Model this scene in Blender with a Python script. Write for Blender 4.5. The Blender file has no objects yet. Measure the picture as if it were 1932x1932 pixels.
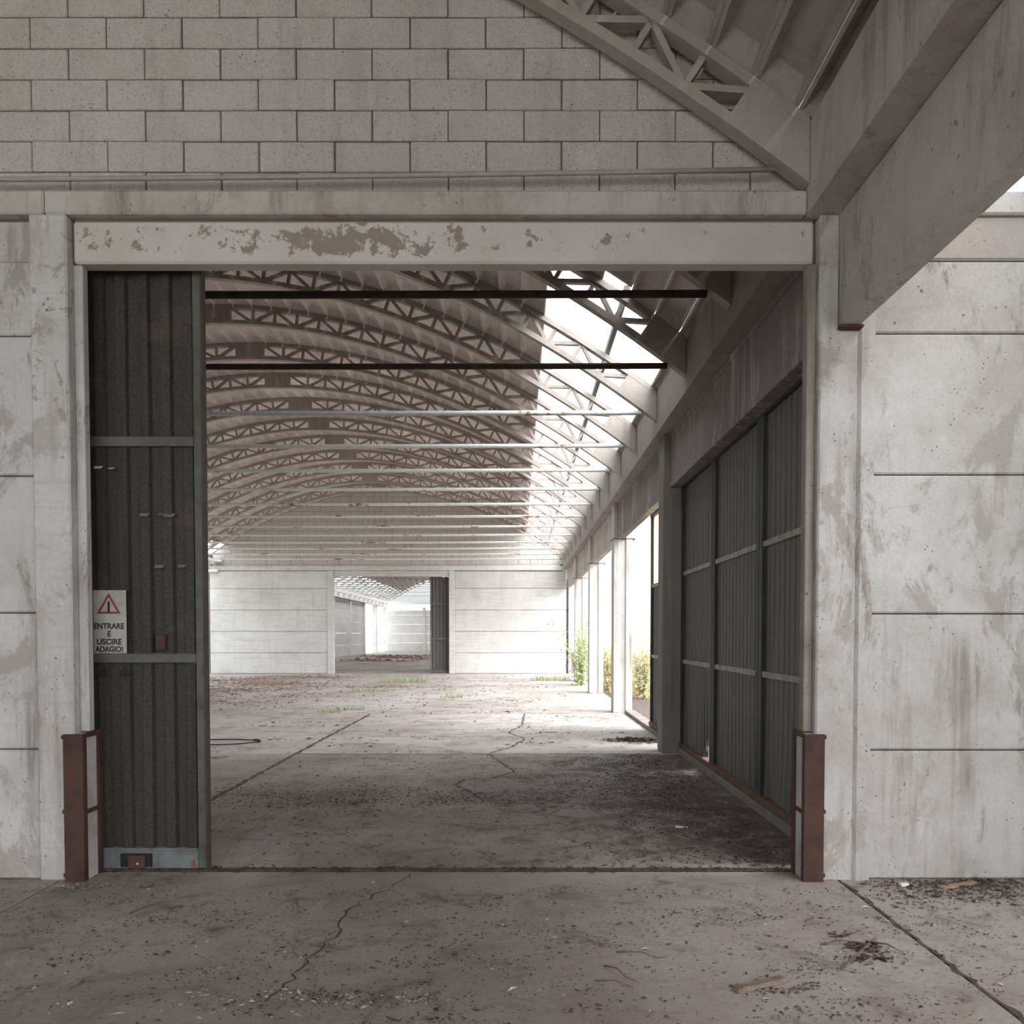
import bpy, bmesh, math, random
from mathutils import Vector, Matrix
random.seed(7)
R = random.Random(11)
S = bpy.context.scene
C = S.collection

# ------------------------------------------------------------------ camera
cam_d = bpy.data.cameras.new('camera'); cam = bpy.data.objects.new('camera', cam_d); C.objects.link(cam)
F_PX = 1600.0
TILT = math.radians(1.76)
cam_d.sensor_width = 36.0; cam_d.sensor_fit = 'HORIZONTAL'
cam_d.lens = 36.0 * F_PX / 1932.0
cam_d.shift_x = -(978.0 - 966.0) / 1932.0
cam_d.shift_y = (1198.0 + F_PX * math.tan(TILT) - 966.0) / 1932.0
cam_d.clip_end = 600
cam.location = (0, 0, 1.62)
cam.rotation_euler = (math.radians(90) - TILT, 0, 0)
S.camera = cam

# ------------------------------------------------------------------ world, sun, exposure
w = bpy.data.worlds.new('overcast_sky'); S.world = w; w.use_nodes = True
bg = w.node_tree.nodes['Background']
bg.inputs[0].default_value = (0.85, 0.95, 0.98, 1); bg.inputs[1].default_value = 2.0
sun_d = bpy.data.lights.new('sun', 'SUN'); sun = bpy.data.objects.new('sun', sun_d); C.objects.link(sun)
sun_d.energy = 6.0; sun_d.angle = math.radians(75); sun_d.color = (0.98, 0.99, 1.0)
sun.rotation_euler = Vector((-0.68, 0.5, -0.72)).to_track_quat('-Z', 'Y').to_euler()
sun.location = (6, -10, 14)
S.view_settings.view_transform = 'Standard'; S.view_settings.look = 'None'
S.view_settings.gamma = 1.0; S.view_settings.use_curve_mapping = False
S.view_settings.exposure = 0.85

# ------------------------------------------------------------------ material helpers
class NT:
    def __init__(s, name):
        s.m = bpy.data.materials.new(name); s.m.use_nodes = True
        s.t = s.m.node_tree; s.n = s.t.nodes; s.b = s.n['Principled BSDF']
        s.b.inputs['Specular IOR Level'].default_value = 0.25
        s.pos = s.n.new('ShaderNodeNewGeometry').outputs['Position']
    def lk(s, a, b): s.t.links.new(a, b)
    def put(s, sock, v):
        if hasattr(v, 'is_linked') or isinstance(v, bpy.types.NodeSocket): s.lk(v, sock)
        else: sock.default_value = v
    def scale(s, vec, sc):
        n = s.n.new('ShaderNodeVectorMath'); n.operation = 'MULTIPLY'
        s.put(n.inputs[0], vec); n.inputs[1].default_value = sc; return n.outputs[0]
    def noise(s, sc, det=5, rough=0.6, vec=None, dist=0.0):
        n = s.n.new('ShaderNodeTexNoise'); s.put(n.inputs['Vector'], vec or s.pos)
        n.inputs['Scale'].default_value = sc; n.inputs['Detail'].default_value = det
        n.inputs['Roughness'].default_value = rough; n.inputs['Distortion'].default_value = dist
        return n.outputs['Fac']
    def vor(s, sc, vec=None):
        n = s.n.new('ShaderNodeTexVoronoi'); s.put(n.inputs['Vector'], vec or s.pos); n.inputs['Scale'].default_value = sc
        return n.outputs['Distance']
    def rng(s, f, a, b, lo=0.0, hi=1.0):
        n = s.n.new('ShaderNodeMapRange'); s.put(n.inputs[0], f)
        for i, v in enumerate((a, b, lo, hi)): n.inputs[i + 1].default_value = v
        return n.outputs[0]
    def math(s, op, a, b=0.0, c=0.0):
        n = s.n.new('ShaderNodeMath'); n.operation = op
        s.put(n.inputs[0], a); s.put(n.inputs[1], b); s.put(n.inputs[2], c); return n.outputs[0]
    def mix(s, f, a, b, mode='MIX'):
        n = s.n.new('ShaderNodeMix'); n.data_type = 'RGBA'; n.blend_type = mode
        s.put(n.inputs[0], f)
        for i, v in ((6, a), (7, b)):
            if isinstance(v, tuple): n.inputs[i].default_value = (*v, 1)
            else: s.lk(v, n.inputs[i])
        return n.outputs[2]
    def axis(s, i):
        n = s.n.new('ShaderNodeSeparateXYZ'); s.lk(s.pos, n.inputs[0]); return n.outputs[i]
    def rand(s):
        return s.n.new('ShaderNodeObjectInfo').outputs['Random']
    def bump(s, h, st=0.3, d=0.01):
        n = s.n.new('ShaderNodeBump'); n.inputs['Strength'].default_value = st; n.inputs['Distance'].default_value = d
        s.lk(h, n.inputs['Height']); s.lk(n.outputs[0], s.b.inputs['Normal'])
    def done(s, col, rough=0.9, metal=0.0):
        s.put(s.b.inputs['Base Color'], (*col, 1) if isinstance(col, tuple) else col)
        s.put(s.b.inputs['Roughness'], rough); s.b.inputs['Metallic'].default_value = metal
        return s.m

def concrete(name, base, stain, deep, k_stain=0.6, k_streak=0.5, pits=0.6, var=0.0, bump=0.35, pit_scale=16, horiz=0.0, crisp=0.0, flake=0.0, flake_col=(0.31, 0.255, 0.225), flake_band=None, gran=0.0):
    t = NT(name)
    stain, deep = [(q[0], q[1] * 0.965, q[2] * 0.99) for q in (stain, deep)]; base = (base[0], base[1] * 0.99, base[2] * 1.01)
    big = t.noise(0.55, 6, 0.62); mid = t.noise(2.3, 6, 0.7, dist=0.6)
    c = t.mix(t.math('MULTIPLY', t.rng(t.math('ADD', t.math('MULTIPLY', big, 0.55), t.math('MULTIPLY', mid, 0.45)), 0.44, 0.66), k_stain), base, stain)
    st = t.noise(1.0, 5, 0.65, t.scale(t.pos, (7, 7, 0.5)))
    gate = t.rng(t.noise(0.9, 3, 0.5), 0.4, 0.62)
    c = t.mix(t.math('MULTIPLY', t.math('MULTIPLY', t.rng(st, 0.5, 0.68), gate), k_streak), c, deep)
    if horiz:
        hz = t.noise(1.0, 6, 0.7, t.scale(t.pos, (1.2, 1.2, 22)))
        c = t.mix(t.math('MULTIPLY', t.rng(hz, 0.52, 0.66), horiz), c, stain)
    if crisp:
        cr_ = t.noise(1.0, 9, 0.72, t.scale(t.pos, (2.6, 2.6, 1.5)), 0.7)
        c = t.mix(t.math('MULTIPLY', t.rng(cr_, 0.53, 0.585), crisp), c, stain)
        cl_ = t.noise(1.0, 9, 0.74, t.scale(t.pos, (3.4, 3.4, 1.1)), 0.4)
        c = t.mix(t.math('MULTIPLY', t.rng(cl_, 0.57, 0.63), crisp * 0.8), c, deep)
    if flake:
        fl = t.noise(5.5, 8, 0.68, dist=1.0)
        if flake_band:
            z0, z1, ad = flake_band
            fl = t.math('ADD', fl, t.math('MULTIPLY', t.math('MULTIPLY', t.rng(t.axis(2), z0, z0 + .3), t.rng(t.axis(2), z1, z1 - .3)), ad))
        c = t.mix(t.math('MULTIPLY', t.rng(fl, 0.63, 0.642), flake), c, flake_col)
    fine = t.noise(42, 4, 0.75)
    c = t.mix(t.rng(fine, 0.3, 0.72, 0.0, 0.22), c, deep)
    if gran:
        c = t.mix(t.rng(t.noise(75, 3, 0.85), 0.54, 0.68, 0, gran), c, deep)
    pm = t.rng(t.noise(1.7, 4, 0.6), 0.36, 0.58)
    pd = t.math('LESS_THAN', t.vor(pit_scale), t.rng(t.noise(9, 2, 0.5), 0.35, 0.7, 0.0, 0.2))
    c = t.mix(t.math('MULTIPLY', t.math('MULTIPLY', pd, pm), pits), c, (0.1, 0.075, 0.06))
    if var:
        c = t.mix(t.rng(t.rand(), 0, 1, 0, var), c, stain)
    t.bump(t.math('ADD', fine, t.math('MULTIPLY', mid, 0.8)), bump, 0.012)
    return t.done(c, 0.92)

M = {}
M['white'] = concrete('whitewashed_concrete', (0.61, 0.6, 0.585), (0.385, 0.35, 0.315), (0.23, 0.185, 0.155), 0.85, 0.95, 0.9, 0.15, pit_scale=30, crisp=0.85)
M['white_top'] = concrete('drip_stained_concrete', (0.58, 0.56, 0.53), (0.38, 0.34, 0.305), (0.12, 0.095, 0.08), 0.9, 1.0, 0.8, 0.15, crisp=0.9)
M['pillar'] = concrete('flaking_whitewash', (0.6, 0.59, 0.57), (0.42, 0.385, 0.35), (0.24, 0.195, 0.165), 0.8, 0.8, 0.8, horiz=0.5, crisp=0.7, flake=0.9, flake_col=(0.36, 0.31, 0.275), flake_band=(2.9, 4.3, 0.06))
M['panel_far'] = concrete('board_marked_concrete', (0.68, 0.675, 0.65), (0.45, 0.42, 0.385), (0.3, 0.26, 0.23), 0.6, 0.3, 0.5, 0.25, horiz=0.75)
M['beam'] = concrete('beam_concrete', (0.56, 0.525, 0.485), (0.39, 0.345, 0.305), (0.15, 0.112, 0.092), 0.85, 0.85, 0.7, 0.12, crisp=0.45)
M['block'] = concrete('block_concrete', (0.6, 0.565, 0.525), (0.46, 0.425, 0.385), (0.22, 0.182, 0.155), 0.6, 0.35, 0.9, 0.22, 0.9, 34, crisp=0.25, gran=0.75)
M['mortar'] = concrete('dark_mortar', (0.17, 0.14, 0.12), (0.1, 0.08, 0.07), (0.06, 0.05, 0.04), 0.6, 0.2, 0.2)
M['truss'] = concrete('truss_concrete', (0.42, 0.378, 0.342), (0.3, 0.258, 0.226), (0.17, 0.134, 0.114), 0.7, 0.4, 0.5, 0.1)
M['roof'] = concrete('roof_panel_concrete', (0.74, 0.68, 0.63), (0.52, 0.455, 0.41), (0.27, 0.22, 0.19), 0.9, 0.3, 0.3, 0.3, crisp=0.4, flake=0.7, flake_col=(0.76, 0.72, 0.68))
M['grey_col'] = concrete('column_concrete', (0.57, 0.555, 0.525), (0.4, 0.37, 0.33), (0.2, 0.165, 0.14), 0.75, 0.7, 0.7, 0.1)
M['dark_col'] = concrete('dark_column_concrete', (0.27, 0.245, 0.22), (0.18, 0.155, 0.135), (0.1, 0.08, 0.065), 0.75, 0.7, 0.7, 0.1)  # darker copy of the column concrete, for the first column and sills
M['gutter'] = concrete('shaded_gutter_concrete', (0.35, 0.31, 0.28), (0.23, 0.195, 0.17), (0.13, 0.1, 0.085), 0.8, 0.7, 0.4)  # beam concrete darkened to carry the dimness of the near bays
M['rough_jamb'] = concrete('stained_jamb_concrete', (0.36, 0.32, 0.28), (0.2, 0.16, 0.135), (0.1, 0.075, 0.06), 0.8, 0.8, 0.8)
M['spandrel'] = concrete('shaded_peeling_beam_concrete', (0.2, 0.172, 0.155), (0.125, 0.104, 0.092), (0.55, 0.53, 0.5), 0.8, 0.9, 0.3, 0.05)  # peeling paint; base colour darkened for the shade in the two near bays
M['aisle_lintel'] = concrete('pinkish_beam_concrete', (0.42, 0.375, 0.345), (0.33, 0.285, 0.255), (0.2, 0.165, 0.14), 0.7, 0.3, 0.4)

def mk_lintel():
    t = NT('peeling_painted_concrete')
    big = t.noise(0.9, 6, 0.65); fine = t.noise(40, 4, 0.75)
    c = t.mix(t.rng(big, 0.42, 0.68, 0, 0.6), (0.6, 0.56, 0.53), (0.44, 0.388, 0.352))
    c = t.mix(t.rng(fine, 0.35, 0.7, 0, 0.2), c, (0.3, 0.26, 0.23))
    x = t.axis(0); z = t.axis(2)
    m1 = t.rng(t.math('ABSOLUTE', t.math('ADD', x, 1.12)), 0.1, 0.8, 0.1, 0.0)
    m2 = t.rng(t.math('ABSOLUTE', t.math('ADD', x, 1.45)), 1.3, 3.6, 0.075, 0.0)
    mz = t.rng(t.math('ABSOLUTE', t.math('SUBTRACT', z, 4.19)), 0.06, 0.135, 0.0, -0.16)
    nz = t.noise(8.5, 9, 0.74, dist=0.35)
    f = t.rng(t.math('ADD', t.math('ADD', nz, m1), t.math('ADD', m2, mz)), 0.63, 0.64)
    c = t.mix(f, c, (0.29, 0.235, 0.205))
    t.bump(t.math('SUBTRACT', fine, t.math('MULTIPLY', f, 1.2)), 0.3, 0.006)
    return t.done(c, 0.9)
M['lintel'] = mk_lintel()

def mk_floor(name, ca, cb):
    t = NT(name); ca = (ca[0], ca[1] * .975, ca[2] * .985); cb = (cb[0], cb[1] * .965, cb[2] * .97)
    big = t.noise(0.35, 6, 0.6, dist=0.4); mid = t.noise(1.6, 7, 0.7, dist=0.8); fine = t.noise(30, 5, 0.8)
    c = t.mix(t.rng(big, 0.4, 0.62), ca, cb)
    c = t.mix(t.rng(mid, 0.5, 0.72, 0, 0.75), c, (0.19, 0.15, 0.13))
    sm = t.noise(1.0, 6, 0.7, t.scale(t.pos, (1.4, 3.0, 1)))
    c = t.mix(t.rng(sm, 0.55, 0.72, 0, 0.55), c, (0.17, 0.125, 0.105))
    c = t.mix(t.rng(fine, 0.42, 0.75, 0, 0.5), c, (0.2, 0.16, 0.14))
    sp = t.math('LESS_THAN', t.vor(22), t.rng(t.noise(3, 4, 0.6), 0.45, 0.72, 0.0, 0.3))
    c = t.mix(t.math('MULTIPLY', sp, 0.8), c, (0.1, 0.07, 0.058))
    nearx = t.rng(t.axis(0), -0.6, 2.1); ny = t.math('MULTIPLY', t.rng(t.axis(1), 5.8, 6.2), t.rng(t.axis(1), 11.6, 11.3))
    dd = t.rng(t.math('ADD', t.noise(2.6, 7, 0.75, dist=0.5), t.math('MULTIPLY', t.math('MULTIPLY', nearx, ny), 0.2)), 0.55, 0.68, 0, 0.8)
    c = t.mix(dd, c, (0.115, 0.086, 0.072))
    # tyre-scuffed pale band inside the doorway and pale patches
    pl = t.noise(0.8, 4, 0.6, t.scale(t.pos, (1.5, 0.35, 1)))
    c = t.mix(t.rng(pl, 0.58, 0.74, 0, 0.5), c, (0.5, 0.475, 0.445))
    t.bump(t.math('ADD', fine, mid), 0.35, 0.008)
    return t.done(c, t.rng(mid, 0.3, 0.7, 0.75, 0.95))
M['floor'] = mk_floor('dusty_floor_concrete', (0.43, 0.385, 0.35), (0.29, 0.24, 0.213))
M['floor_pale'] = mk_floor('brightened_floor_concrete', (0.52, 0.48, 0.455), (0.4, 0.35, 0.32))  # far slabs lightened in colour to bounce more light onto the roof

def simple(name, a, b, sc=6, k=1.0, rough=0.8, metal=0.0, bump=0.2, spec=None):
    t = NT(name)
    n = t.noise(sc, 6, 0.7)
    c = t.mix(t.rng(n, 0.4, 0.65, 0, k), a, b)
    if bump: t.bump(n, bump, 0.006)
    return t.done(c, rough, metal)
M['dirt'] = simple('joint_dirt', (0.075, 0.052, 0.043), (0.14, 0.1, 0.085), 9)
M['rust'] = simple('brown_rusted_steel', (0.085, 0.04, 0.033), (0.042, 0.023, 0.02), 3, rough=0.7)
M['rust_light'] = simple('orange_rust', (0.32, 0.13, 0.07), (0.12, 0.05, 0.035), 18, rough=0.85)
M['rust_rail'] = simple('rusted_bottom_rail', (0.2, 0.1, 0.075), (0.1, 0.055, 0.045), 9, rough=0.8)
M['frame_steel'] = simple('grey_green_steel', (0.11, 0.107, 0.1), (0.065, 0.059, 0.053), 4, rough=0.55, bump=0.1)
M['kick_blue'] = simple('blue_grey_steel', (0.17, 0.185, 0.187), (0.1, 0.093, 0.086), 5, rough=0.6)
M['frame_dark'] = simple('dark_steel', (0.05, 0.05, 0.046), (0.03, 0.028, 0.025), 5, rough=0.6)
M['rail_pale'] = simple('pale_worn_steel', (0.36, 0.345, 0.31), (0.2, 0.17, 0.14), 8, rough=0.6)
M['rod_dark'] = simple('dark_brown_rod', (0.08, 0.055, 0.045), (0.05, 0.035, 0.03), 7, rough=0.7)
M['black'] = simple('black_paint', (0.012, 0.012, 0.012), (0.025, 0.022, 0.02), 20, rough=0.7)
M['print'] = simple('black_print', (0.02, 0.02, 0.02), (0.03, 0.03, 0.03), 20, rough=0.6, bump=0)
M['red'] = simple('sign_red', (0.24, 0.022, 0.028), (0.19, 0.03, 0.03), 12, rough=0.5, bump=0)
M['sign'] = simple('sign_enamel', (0.38, 0.355, 0.325), (0.3, 0.27, 0.245), 7, rough=0.5, bump=0.05)
M['wood'] = simple('weathered_wood', (0.27, 0.2, 0.16), (0.13, 0.09, 0.07), 14)
M['twig'] = simple('dry_twig', (0.21, 0.155, 0.125), (0.1, 0.07, 0.055), 20)
M['litter'] = simple('dead_leaf_litter', (0.125, 0.085, 0.07), (0.06, 0.042, 0.035), 3, bump=0)
M['litter_pink'] = simple('pale_red_leaf_litter', (0.46, 0.33, 0.28), (0.26, 0.17, 0.14), 4, bump=0)
M['chips'] = simple('white_paint_chips', (0.72, 0.71, 0.68), (0.55, 0.52, 0.48), 5, bump=0)
M['scrap'] = simple('orange_scrap', (0.42, 0.26, 0.2), (0.3, 0.18, 0.14), 14)
M['grass'] = simple('weed_green', (0.24, 0.29, 0.13), (0.38, 0.39, 0.22), 3, bump=0)
M['stem'] = simple('shrub_stem', (0.28, 0.2, 0.12), (0.18, 0.13, 0.08), 8, bump=0)
M['ground'] = simple('pale_gravel', (0.62, 0.6, 0.55), (0.5, 0.46, 0.4), 1.2)
M['dry'] = simple('dry_grass', (0.6, 0.42, 0.2), (0.45, 0.4, 0.16), 3, bump=0)
M['lamp'] = simple('white_lamp_plastic', (0.72, 0.72, 0.7), (0.6, 0.58, 0.55), 5, rough=0.5)
M['patch'] = simple('white_roof_sheet', (0.78, 0.74, 0.69), (0.62, 0.56, 0.5), 5, bump=0.05)
M['wire'] = simple('black_cable', (0.03, 0.026, 0.024), (0.05, 0.04, 0.035), 12)
M['faint'] = simple('faint_grey_paint', (0.47, 0.47, 0.46), (0.56, 0.56, 0.55), 9, bump=0)

def leaf_mat(name, a, b, k=0.4):
    t = NT(name)
    c = t.mix(t.rng(t.noise(2.5, 3, 0.6), 0.35, 0.65), a, b)
    t.b.inputs['Transmission Weight'].default_value = 0.0
    t.b.inputs['Subsurface Weight'].default_value = 0.0
    tr = t.n.new('ShaderNodeBsdfTranslucent'); t.lk(c, tr.inputs[0])
    mx = t.n.new('ShaderNodeMixShader'); mx.inputs[0].default_value = k
    t.done(c, 0.6)
    t.lk(t.b.outputs[0], mx.inputs[1]); t.lk(tr.outputs[0], mx.inputs[2])
    t.lk(mx.outputs[0], t.n['Material Output'].inputs[0])
    return t.m
M['leaf_green'] = leaf_mat('shrub_leaf_green', (0.42, 0.5, 0.28), (0.58, 0.6, 0.34))
M['leaf_yellow'] = leaf_mat('shrub_leaf_yellow', (0.72, 0.64, 0.42), (0.56, 0.58, 0.37))
M['yellow_sheet'] = leaf_mat('yellowed_translucent_sheet', (0.9, 0.78, 0.56), (0.88, 0.76, 0.52), 0.75)

def mk_sheet(name, a, b, d):
    t = NT(name)
    g = t.noise(60, 3, 0.8); big = t.noise(1.4, 5, 0.7); st = t.noise(1, 5, 0.65, t.scale(t.pos, (9, 9, 0.6)))
    c = t.mix(t.rng(g, 0.35, 0.7), a, b)
    c = t.mix(t.rng(st, 0.5, 0.7, 0, 0.6), c, d)
    c = t.mix(t.rng(big, 0.58, 0.7, 0, 0.4), c, (0.13, 0.09, 0.07))
    return t.done(c, 0.65, 0.0)
M['sheet'] = mk_sheet('blackened_galvanised_sheet', (0.03, 0.0255, 0.0225), (0.07, 0.0615, 0.054), (0.018, 0.015, 0.0125))
M['sheet_grey'] = mk_sheet('grey_galvanised_sheet', (0.105, 0.096, 0.089), (0.172, 0.16, 0.149), (0.07, 0.062, 0.056))

def mk_rod():
    t = NT('white_painted_rod')
    n = t.noise(1.0, 6, 0.75, t.scale(t.pos, (0.9, 0.9, 6))); n2 = t.noise(11, 5, 0.7)
    c = t.mix(t.rng(n2, 0.4, 0.7, 0, 0.4), (0.72, 0.715, 0.69), (0.45, 0.42, 0.38))
    r = t.rng(t.math('ADD', t.math('MULTIPLY', n, 0.75), t.math('MULTIPLY', n2, 0.3)), 0.605, 0.62)
    c = t.mix(r, c, t.mix(n2, (0.42, 0.2, 0.11), (0.22, 0.08, 0.045)))
    t.bump(t.math('ADD', r, n2), 0.3, 0.008)
    return t.done(c, 0.6)
M['rod'] = mk_rod()

# ------------------------------------------------------------------ geometry helpers
def link(o, parent=None):
    C.objects.link(o)
    if parent is not None: o.parent = parent
    return o
def empty(name, loc=(0, 0, 0)):
    o = bpy.data.objects.new(name, None); o.location = loc; o.empty_display_size = 0.2
    return link(o)
def tag(o, label=None, cat=None, group=None, kind=None):
    if label: o['label'] = label
    if cat: o['category'] = cat
    if group: o['group'] = group
    if kind: o['kind'] = kind
    return o
class MB:
    def __init__(s): s.v = []; s.f = []
    def add(s, vs, fs):
        k = len(s.v); s.v += [tuple(v) for v in vs]; s.f += [tuple(i + k for i in f) for f in fs]; return s
    def box(s, x0, x1, y0, y1, z0, z1):
        return s.add([(x0,y0,z0),(x1,y0,z0),(x1,y1,z0),(x0,y1,z0),(x0,y0,z1),(x1,y0,z1),(x1,y1,z1),(x0,y1,z1)],
                     [(0,3,2,1),(4,5,6,7),(0,1,5,4),(1,2,6,5),(2,3,7,6),(3,0,4,7)])
    def bar(s, a, b, wu, wv, up=(0, 0, 1)):
        a = Vector(a); b = Vector(b); d = (b - a).normalized(); up = Vector(up)
        u = d.cross(up)
        if u.length < 1e-4: u = d.cross(Vector((1, 0, 0)))
        u.normalize(); v = u.cross(d)
        vs = []
        for p in (a, b):
            for sx, sy in ((-1,-1),(1,-1),(1,1),(-1,1)): vs.append(p + u * sx * wu / 2 + v * sy * wv / 2)
        return s.add(vs, [(0,3,2,1),(4,5,6,7),(0,1,5,4),(1,2,6,5),(2,3,7,6),(3,0,4,7)])
    def tube(s, pts, rad, n=8):
        pts = [Vector(p) for p in pts]; k = len(s.v); rs = rad if isinstance(rad, (list, tuple)) else [rad] * len(pts)
        for i, p in enumerate(pts):
            d = (pts[min(i + 1, len(pts) - 1)] - pts[max(i - 1, 0)]).normalized()
            u = d.cross(Vector((0, 0, 1)))
            if u.length < 1e-3: u = Vector((1, 0, 0))
            u.normalize(); v = u.cross(d)
            for j in range(n):
                a = 2 * math.pi * j / n; s.v.append(tuple(p + (u * math.cos(a) + v * math.sin(a)) * rs[i]))
        for i in range(len(pts) - 1):
            for j in range(n):
                j2 = (j + 1) % n; s.f.append((k + i*n + j, k + i*n + j2, k + (i+1)*n + j2, k + (i+1)*n + j))
        s.f.append(tuple(k + j for j in reversed(range(n)))); s.f.append(tuple(k + (len(pts)-1)*n + j for j in range(n)))
        return s
    def prism(s, poly, y0, y1, axis='y'):   # poly of (a, z); extruded along y (a = x) or x (a = y)
        n = len(poly)
        mk = (lambda a, z, t: (a, t, z)) if axis == 'y' else (lambda a, z, t: (t, a, z))
        vs = [mk(a, z, y0) for a, z in poly] + [mk(a, z, y1) for a, z in poly]
        fs = [tuple(range(n)), tuple(reversed(range(n, 2 * n)))] + [(i, i + n, (i + 1) % n + n, (i + 1) % n) for i in range(n)]
        return s.add(vs, fs)
    def mesh(s, name, mat, off=(0, 0, 0), smooth=False, fix=True):
        me = bpy.data.meshes.new(name)
        me.from_pydata([(v[0]-off[0], v[1]-off[1], v[2]-off[2]) for v in s.v], [], s.f)
        if fix:
            bm = bmesh.new(); bm.from_mesh(me); bmesh.ops.recalc_face_normals(bm, faces=bm.faces); bm.to_mesh(me); bm.free()
        me.materials.append(M[mat] if isinstance(mat, str) else mat)
        if smooth: me.polygons.foreach_set('use_smooth', [True] * len(me.polygons))
        return me
    def build(s, name, mat, parent=None, smooth=False, fix=True, off=None):
        off = tuple(off) if off is not None else (tuple(parent.location) if parent is not None else (0, 0, 0))
        return link(bpy.data.objects.new(name, s.mesh(name, mat, off, smooth, fix)), parent)

def cbox_mesh(name, mat, sx, sy, sz, c=0.012):
    """a box of size sx,sy,sz, centred in x and y and standing on z=0, edges chamfered"""
    bm = bmesh.new(); bmesh.ops.create_cube(bm, size=1)
    for v in bm.verts: v.co = Vector((v.co.x * sx, v.co.y * sy, (v.co.z + 0.5) * sz))
    if c: bmesh.ops.bevel(bm, geom=list(bm.edges), offset=c, segments=1, affect='EDGES', clamp_overlap=True)
    me = bpy.data.meshes.new(name); bm.to_mesh(me); bm.free(); me.materials.append(M[mat]); return me
def cbox(name, mat, x0, x1, y0, y1, z0, z1, parent=None, c=0.012):
    o = bpy.data.objects.new(name, cbox_mesh(name, mat, x1 - x0, y1 - y0, z1 - z0, c))
    p = Vector(parent.location) if parent is not None else Vector((0, 0, 0))
    o.location = Vector(((x0 + x1) / 2, (y0 + y1) / 2, z0)) - p
    return link(o, parent)
def inst(me, name, loc, parent=None, rot=(0, 0, 0), sc=(1, 1, 1)):
    o = bpy.data.objects.new(name, me); p = Vector(parent.location) if parent is not None else Vector((0, 0, 0))
    o.location = Vector(loc) - p; o.rotation_euler = rot; o.scale = sc
    return link(o, parent)
def copy_tree(root, loc):
    r = root.copy(); C.objects.link(r); r.location = loc
    for ch in root.children:
        c = ch.copy(); C.objects.link(c); c.parent = r
        for g in ch.children:
            d = g.copy(); C.objects.link(d); d.parent = c
    return r
ORD = ['first','second','third','fourth','fifth','sixth','seventh','eighth','ninth','tenth','eleventh','twelfth','thirteenth','fourteenth','fifteenth','sixteenth','seventeenth','eighteenth','nineteenth','twentieth','twenty-first','twenty-second','twenty-third','twenty-fourth']

# ------------------------------------------------------------------ key dimensions (metres)
XC = -5.5                     # axis of the vaulted hall
KA = 0.0508; ZT = 7.26        # soffit parabola of the trusses
UF = 7.36                     # half span
YW = 5.57                     # face of the near cross wall; trusses stand every 2 m from here
YE = 35.5                     # far cross wall
YC = 83.5                     # end of the hall beyond
def depth(u): return 0.335
def arc(u, d):
    a = math.atan(2 * KA * u); return (u + d * math.sin(a), ZT - KA * u * u + d * math.cos(a))
def arc_len(u): 
    n = 40; t = 0
    for i in range(n):
        x = u * (i + 0.5) / n; t += math.sqrt(1 + (2 * KA * x) ** 2) * u / n
    return t
def u_at(s):
    lo, hi = 0, 9
    for _ in range(40):
        m = (lo + hi) / 2
        if arc_len(m) < s: lo = m
        else: hi = m
    return lo

# ------------------------------------------------------------------ ground and floor
g = MB().add([(-160, -120, -0.14), (160, -120, -0.14), (160, 220, -0.14), (-160, 220, -0.14)], [(0, 1, 2, 3)]).build('ground', 'ground')
tag(g, kind='structure')
floor = MB().box(-13.6, 9.5, -9, YC + 1, -0.12, -0.02).build('floor', 'dirt'); tag(floor, kind='structure')
XB = [-13.5, -8.18, -3.03, 2.12]
def slab(x0, x1, y0, y1):
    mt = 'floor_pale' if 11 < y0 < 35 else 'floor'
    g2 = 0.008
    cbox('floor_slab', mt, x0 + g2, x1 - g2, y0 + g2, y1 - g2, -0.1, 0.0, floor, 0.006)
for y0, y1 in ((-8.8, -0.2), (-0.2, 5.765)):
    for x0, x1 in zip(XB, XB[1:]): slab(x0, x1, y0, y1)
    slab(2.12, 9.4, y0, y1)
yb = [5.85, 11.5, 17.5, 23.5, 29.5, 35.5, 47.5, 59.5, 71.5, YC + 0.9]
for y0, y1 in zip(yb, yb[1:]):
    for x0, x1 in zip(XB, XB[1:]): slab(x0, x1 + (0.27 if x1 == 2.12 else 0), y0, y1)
tr = empty('trim_1', (0, 5.8, 0)); tag(tr, kind='structure')
MB().box(-2.84, 1.88, 5.795, 5.803, -0.02, 0.006).build('track_rail', 'dirt', tr)
MB().box(-2.84, 1.88, 5.826, 5.845, -0.02, 0.004).build('track_bed', 'dirt', tr)

# cracks filled with dirt, following the ones in the slabs
def crack(pts, w0, w1, seed, z=0.0015):
    r = random.Random(seed); P = []
    for (a, b) in zip(pts, pts[1:]):
        n = max(2, int(math.hypot(b[0]-a[0], b[1]-a[1]) / 0.06))
        for i in range(n):
            t = i / n; P.append((a[0] + (b[0]-a[0])*t + r.uniform(-.022, .022), a[1] + (b[1]-a[1])*t + r.uniform(-.022, .022)))
    P.append(pts[-1]); m = MB(); L = []
    for i, p in enumerate(P):
        q = P[min(i+1, len(P)-1)]; o = P[max(i-1, 0)]
        d = Vector((q[0]-o[0], q[1]-o[1])).normalized(); nn = Vector((-d.y, d.x)); ww = r.uniform(w0, w1) / 2
        L.append(((p[0]+nn.x*ww, p[1]+nn.y*ww, z), (p[0]-nn.x*ww, p[1]-nn.y*ww, z)))
    for a, b in zip(L, L[1:]): m.add([a[0], a[1], b[1], b[0]], [(0, 1, 2, 3)])
    return m.build('crack', 'dirt', floor, fix=False)
crack([(-0.72, 5.7), (-0.84, 5.35), (-0.98, 5.05), (-1.0, 4.75), (-0.98, 4.55), (-1.05, 4.25), (-1.06, 3.95), (-1.12, 3.7)], .006, .016, 1)
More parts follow.
